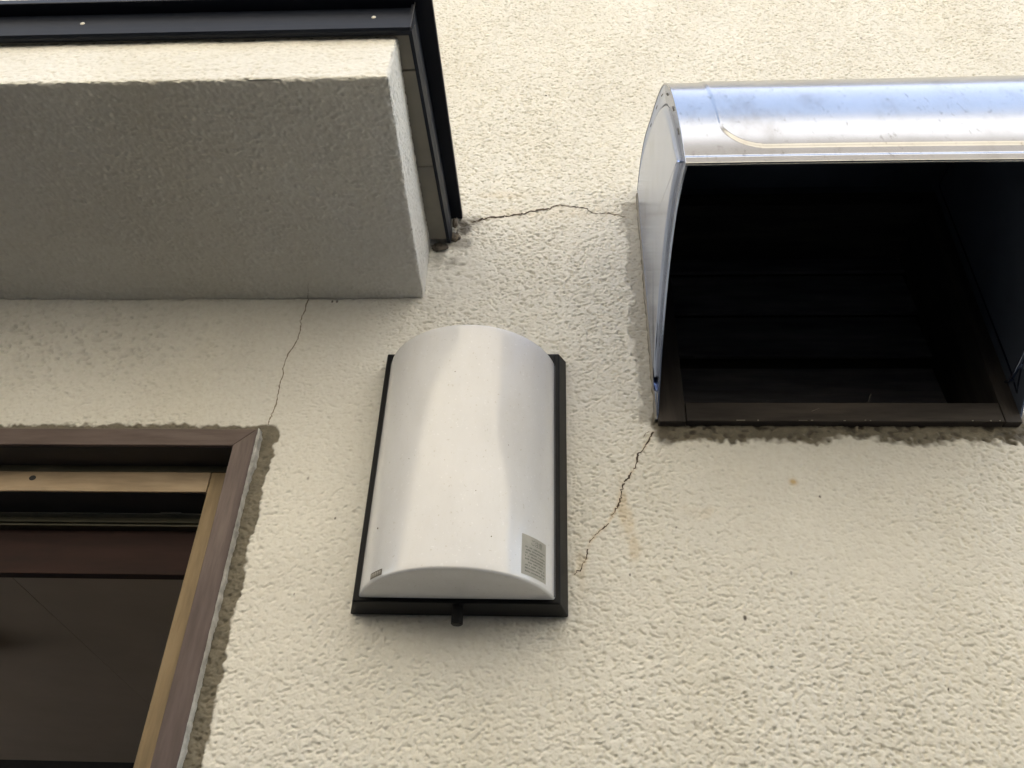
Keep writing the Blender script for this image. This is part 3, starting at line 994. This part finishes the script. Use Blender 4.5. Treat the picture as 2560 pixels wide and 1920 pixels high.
# stickers follow the curve of the shade
def on_shade(deg, z, lift):
    return W(*lp(math.radians(deg), LR + lift, z))
def patch(bm, d0, d1, z0, z1, lift, nseg=10):
    pv = None
    for i in range(nseg+1):
        dg = d0+(d1-d0)*i/nseg
        q = (bm.verts.new(on_shade(dg, z0, lift)), bm.verts.new(on_shade(dg, z1, lift)))
        if pv:
            bm.faces.new((pv[0], q[0], q[1], pv[1]))
        pv = q
bm = bmesh.new()
patch(bm, 40.9, 61.8, 0.3600, 0.4092, 0.0003)
lab = bm_obj("warning_label", bm, M_label, shade)
lab.parent = shade; lab.location = (0, 0, 0)
def text_on(txt, dg0, dg1, z0, z1, lift, mat, parent):
    cu = bpy.data.curves.new("printed_text", 'FONT')
    cu.body = txt
    cu.size = 1.0
    cu.resolution_u = 2
    to = bpy.data.objects.new("tmp", cu)
    COL.objects.link(to)
    bpy.context.view_layer.update()
    me_ = bpy.data.meshes.new_from_object(to.evaluated_get(bpy.context.evaluated_depsgraph_get()))
    bpy.data.objects.remove(to)
    if len(me_.vertices) == 0:
        return None
    xs_ = [v_.co.x for v_ in me_.vertices]; ys_ = [v_.co.y for v_ in me_.vertices]
    ax0, ax1, ay0, ay1 = min(xs_), max(xs_), min(ys_), max(ys_)
    for v_ in me_.vertices:
        u = (v_.co.x-ax0)/(ax1-ax0); w_ = (v_.co.y-ay0)/(ay1-ay0)
        v_.co = on_shade(dg0+(dg1-dg0)*u, z0+(z1-z0)*w_, lift)
    me_.materials.clear()
    me_.materials.append(mat)
    t_ = bpy.data.objects.new("printed_text", me_)
    COL.objects.link(t_)
    t_.parent = parent
    return t_
text_on("\u3054\u6ce8\u610f", 48.0, 57.5, 0.3985, 0.4060, 0.0005, M_ink, shade)
bm = bmesh.new()
rr = random.Random(21)
for r_ in range(9):
    z = 0.3935 - r_*0.0037
    dg = 43.4
    while dg < 59.8:
        w_ = rr.uniform(0.35, 0.9)
        if rr.random() > 0.16:
            patch(bm, dg, dg+w_, z, z+rr.uniform(0.0013, 0.0020), 0.0005, 1)
        dg += w_+rr.uniform(0.12, 0.3)
bm_obj("small_print", bm, M_ink, shade).location = (0, 0, 0)
bm = bmesh.new()
patch(bm, -52.0, -40.9, 0.3560, 0.3635, 0.0004, 6)
bd = bm_obj("name_badge", bm, M_badge, shade); bd.location = (0, 0, 0)
bm = bmesh.new()
rr = random.Random(5)
for i in range(5):
    d0 = -50.8 + i*1.9
    patch(bm, d0, d0+0.35, 0.3580, 0.3618, 0.0006, 1)
    patch(bm, d0+0.8, d0+1.15, 0.3580, 0.3618, 0.0006, 1)
    patch(bm, d0+0.35, d0+0.8, 0.3605, 0.3618, 0.0006, 1)
bm_obj("badge_letters", bm, M_badgelight, shade).location = (0, 0, 0)
# specks of dirt on the shade
for dg, z, r in ((-51.0, 0.4204, 0.0012), (22, 0.395, 0.0008), (-5, 0.62, 0.0007), (30, 0.52, .0006), (-30, 0.50, .0006), (12, .45, .0006)):
    c_ = on_shade(dg, z, 0.0002)
    bm = bmesh.new()
    bmesh.ops.create_icosphere(bm, subdivisions=1, radius=r*S, matrix=Matrix.Translation(c_))
    bm_obj("dirt_speck", bm, M_nest, shade).location = (0, 0, 0)

# ================================================================== DOORWAY
door = thing("door_frame", "weathered brown wooden door frame with pale inner rails and a dark red panel", "door frame", (-1.0, 1.0, -EYE/S))
OX, IX = -0.4210, -0.4510      # outer / inner edge of the right casing
OZ, IZ = 0.6110, 0.5835
yF, yB = 0.9885, 1.050
def quad_prism(name, pts, y0, y1, mat, parent, bev=0.0008):
    bm = bmesh.new()
    a = [bm.verts.new(W(x, y0, z)) for x, z in pts]
    b_ = [bm.verts.new(W(x, y1, z)) for x, z in pts]
    bm.faces.new(a); bm.faces.new(b_[::-1])
    n = len(pts)
    for i in range(n):
        j = (i+1) % n
        bm.faces.new((a[i], b_[i], b_[j], a[j]))
    bmesh.ops.bevel(bm, geom=list(bm.edges), offset=bev, segments=1, affect='EDGES')
    return bm_obj(name, bm, mat, parent)
LX0, LX1 = -1.63, -1.60
quad_prism("head_casing", [(LX0, OZ), (OX, OZ), (IX, IZ), (LX1, IZ)], yF, yB, M_casing_h, door)
quad_prism("side_casing", [(OX+0.0002, OZ), (OX+0.0002, ZG), (IX, ZG), (IX, IZ)], yF-0.0006, yB, M_casing_v, door)
quad_prism("side_casing", [(LX0, OZ), (LX1, IZ), (LX1, ZG), (LX0, ZG)], yF-0.0006, yB, M_casing_v, door)
# black sheet under the head casing paints in the shade of the reveal
box_obj("head_reveal_shade", LX1+0.001, IX-0.001, 0.995, 1.0475, 0.5825, 0.5845, M_groove, door, 0)
# inner frame
yR = 1.048
box_obj("upper_strip", LX1, IX-0.002, yR-0.0015, yR+0.02, 0.5725, 0.5900, M_track, door, 0.0005)  # separate dark olive strip above the head rail
hr = box_obj("head_rail", LX1, -0.5000, yR, 1.0525, 0.5405, 0.5735, M_tan_h, door, 0.0010)
box_obj("stile", -0.4990, -0.44, yR+0.0006, 1.090, ZG, 0.5735, M_tan_v, door, 0.0010)
box_obj("stile", LX1-0.02, LX1+0.03, yR+0.0006, 1.090, ZG, 0.5735, M_tan_v, door, 0.0010)
# screw hole in the head rail: a countersunk ring
bm = bmesh.new()
for i in range(24):
    pass
bmesh.ops.create_cone(bm, cap_ends=True, segments=24, radius1=0.0052*S, radius2=0.0035*S, depth=0.004)
for v_ in bm.verts:
    x_, y_, z_ = v_.co
    v_.co = Vector((x_, z_*0.1, y_*0.8)) + W(-0.765*1.0, yR-0.0002, 0.5615)
bm_obj("screw_hole", bm, M_groove, hr).location = -door.location + door.location*0 if False else (0, 0, 0)
box_obj("track_groove", LX1, -0.499, 1.0530, 1.118, 0.5400, 0.5600, M_groove, door, 0)  # solid black strip paints in the shade behind the head rail
# sliding track with ribs
bm = bmesh.new()
tp = [(1.118, 0.5395), (1.114, 0.536), (1.118, 0.532), (1.118, 0.527), (1.113, 0.525), (1.113, 0.5225), (1.117, 0.521), (1.114, 0.5195), (1.114, 0.517), (1.13, 0.517), (1.13, 0.5395)]
prism(bm, [(LX1, y, z) for y, z in tp], [(-0.492, y, z) for y, z in tp])
bm_obj("sliding_track", bm, M_track, door)
box_obj("red_panel", LX1, -0.49, 1.1305, 1.150, 0.4475, 0.5385, M_red, door, 0.0010)
# smear on the track groove
bm = bmesh.new()
add_hex(bm, box8(-0.592, -0.560, 1.1125, 1.1128, 0.5385, 0.5390))
bm_obj("dust_smear", bm, M_caulk, door)
# caulk bead down the outer side of the casing
bm = bmesh.new()
rr = random.Random(9)
prev = None
z = 0.6125
w = 0.004
while z > -0.2:
    tgt = 0.0016 + (0.0042 if 0.55 < z < 0.605 else 0)
    w = 0.6*w + 0.4*max(0.0009, tgt + rr.gauss(0, 0.0016))
    y0 = 0.9885 + rr.uniform(-0.0004, 0.0012)
    q = [bm.verts.new(W(OX+0.0004, y0, z)), bm.verts.new(W(OX+0.0004+w*0.55, y0+0.004, z)), bm.verts.new(W(OX+w, 1.002, z)), bm.verts.new(W(OX-0.0005, 1.002, z))]
    if prev:
        for i in range(4):
            bm.faces.new((prev[i], prev[(i+1) % 4], q[(i+1) % 4], q[i]))
    prev = q
    z -= 0.0045
bm_obj("caulk_bead", bm, M_caulk, door)

# ================================================================== ROOM INSIDE
def slab_box(name, x0, x1, y0, y1, z0, z1, mat, **kw):
    bm = bmesh.new()
    vs_ = [bm.verts.new(p) for p in ((x0, y0, z0), (x1, y0, z0), (x1, y1, z0), (x0, y1, z0), (x0, y0, z1), (x1, y0, z1), (x1, y1, z1), (x0, y1, z1))]
    for f in ((0, 3, 2, 1), (4, 5, 6, 7), (0, 1, 5, 4), (1, 2, 6, 5), (2, 3, 7, 6), (3, 0, 4, 7)):
        bm.faces.new([vs_[i] for i in f])
    o = bm_obj(name, bm, mat)
    for k_, v_ in kw.items():
        o[k_] = v_
    return o
CZ = EYE + 1.2*S
# ceiling in two sheets that leave the oblique joint seen from the door
A_ = W(-2.05, 2.20, 1.2); B_ = W(-2.55, 6.00, 1.2)
YC0, YC1 = 0.22, (6.98-1)*S
def ceil_part(pts):
    n = len(pts)
    vs_ = [Vector((x, y, CZ)) for x, y in pts] + [Vector((x, y, CZ+0.05)) for x, y in pts]
    return vs_, [tuple(range(n)), tuple(range(2*n-1, n-1, -1))] + [(i, i+n, (i+1) % n+n, (i+1) % n) for i in range(n)]
def xl(y):
    return A_.x + (B_.x-A_.x)*(y-A_.y)/(B_.y-A_.y)
va, fa = ceil_part([(-6.0, YC0), (xl(YC0)-0.0012, YC0), (xl(YC1)-0.0012, YC1), (-6.0, YC1)])
vb, fb = ceil_part([(xl(YC0)+0.0012, YC0), (1.6, YC0), (1.6, YC1), (xl(YC1)+0.0012, YC1)])
ce = mesh_obj("ceiling", va+vb, fa+[tuple(i+len(va) for i in f) for f in fb], M_ceil)
ce["kind"] = "structure"
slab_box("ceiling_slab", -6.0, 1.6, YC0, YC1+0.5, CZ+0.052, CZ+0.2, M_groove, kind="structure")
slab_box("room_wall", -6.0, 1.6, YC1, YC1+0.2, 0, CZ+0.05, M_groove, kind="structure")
slab_box("room_wall", 1.6, 1.8, 0.22, YC1, 0, CZ+0.2, M_room, kind="structure")
slab_box("room_wall", -6.2, -6.0, 0.22, 1.6, 0, CZ+0.2, M_room, kind="structure")
slab_box("floor", -6.0, 1.6, -0.0, YC1+0.2, 0.004, 0.05, M_floor, kind="structure")
# roof of our own house, so that the sun stays behind it
bm = bmesh.new()
prs = [(-0.08, 4.42), (2.6, 5.5), (5.8, 4.42), (5.8, 4.305), (-0.08, 4.305)]
a = [bm.verts.new((-5.8, y, z)) for y, z in prs]; b_ = [bm.verts.new((5.0, y, z)) for y, z in prs]
bm.faces.new(a); bm.faces.new(b_[::-1])
for i in range(5):
    bm.faces.new((a[i], b_[i], b_[(i+1) % 5], a[(i+1) % 5]))
rf = bm_obj("house_roof", bm, M_roof)
tag(rf, label="dark tiled gable roof of the house above the stucco wall", category="roof")
# dark fixture at the left edge of the ceiling
bm = bmesh.new()
bmesh.ops.create_cone(bm, cap_ends=True, segments=5, radius1=0.16, radius2=0.10, depth=0.10)
for v_ in bm.verts:
    v_.co += Vector((-2.30, (3.9-1)*S, CZ-0.052))
lt = bm_obj("ceiling_fixture", bm, M_groove)
tag(lt, label="dark pointed ceiling fixture at the far left inside the doorway", category="ceiling fixture")

# ================================================================== GROUND AND THE HOUSE OPPOSITE
bm = bmesh.new()
s_ = 120
vs_ = [bm.verts.new(p) for p in ((-s_, -s_, 0), (s_, -s_, 0), (s_, s_, 0), (-s_, s_, 0))]
bm.faces.new(vs_)
g_ = bm_obj("ground", bm, M_concrete)
g_["kind"] = "structure"
NY = -2.6
fen = thing("bounce_block_fence", "unseen dark brown board fence added behind the camera to block bounce light", "fence", (0, (-1.7)/S+1, -EYE/S))  # added out of view, keeps low bounce light off the wall
for k_ in range(46):
    x_ = -5.4 + k_*0.185
    box_obj("blocker_board", x_/S, (x_+0.178)/S, -1.72/S+1, -1.70/S+1, -EYE/S+0.01, (1.75-EYE)/S, M_dark_v, fen, 0)
box_obj("blocker_rail", -5.4/S, 3.1/S, -1.76/S+1, -1.7205/S+1, (1.6-EYE)/S, (1.68-EYE)/S, M_dark_h, fen, 0)
nb_ = bpy.data.objects.new("neighbour_house", None)
nb_.location = (0, NY, 0)
COL.objects.link(nb_)
tag(nb_, label="sunlit beige plastered house across the passage behind the camera", category="house")
NH = 8.3
def nbox(name, x0, x1, y0, y1, z0, z1, mat, parent):
    o = slab_box(name, x0, x1, y0, y1, z0, z1, mat)
    o.parent = parent
    o.location = (0, 0, 0) if parent is not nb_ else -nb_.location
    return o
nbox("upper_wall", -9.0, 4.4, NY-6, NY, 5.7, NH, M_neigh, nb_)
nbox("lip_reflection_band", -9.0, 4.4, NY-6, NY+0.04, 4.6, 5.699, M_neigh_band, nb_)  # added unseen dark band, gives the hood lip a grey reflection
nbox("lower_wall", -9.0, 4.4, NY-6, NY-0.01, 0, 4.599, M_neigh_low, nb_)
nbox("roof", -9.3, 4.6, NY-6.3, NY+0.08, NH+0.002, NH+0.14, M_roof, nb_)
for x in (-4.6, -2.2, 0.2):
    w_ = nbox("window", x, x+1.3, NY, NY+0.05, 1.0, 2.1, M_alu, nb_)
    nbox("pane", x+0.06, x+0.62, NY+0.051, NY+0.056, 1.06, 2.04, M_glass, w_)
    nbox("pane", x+0.68, x+1.24, NY+0.051, NY+0.056, 1.06, 2.04, M_glass, w_)
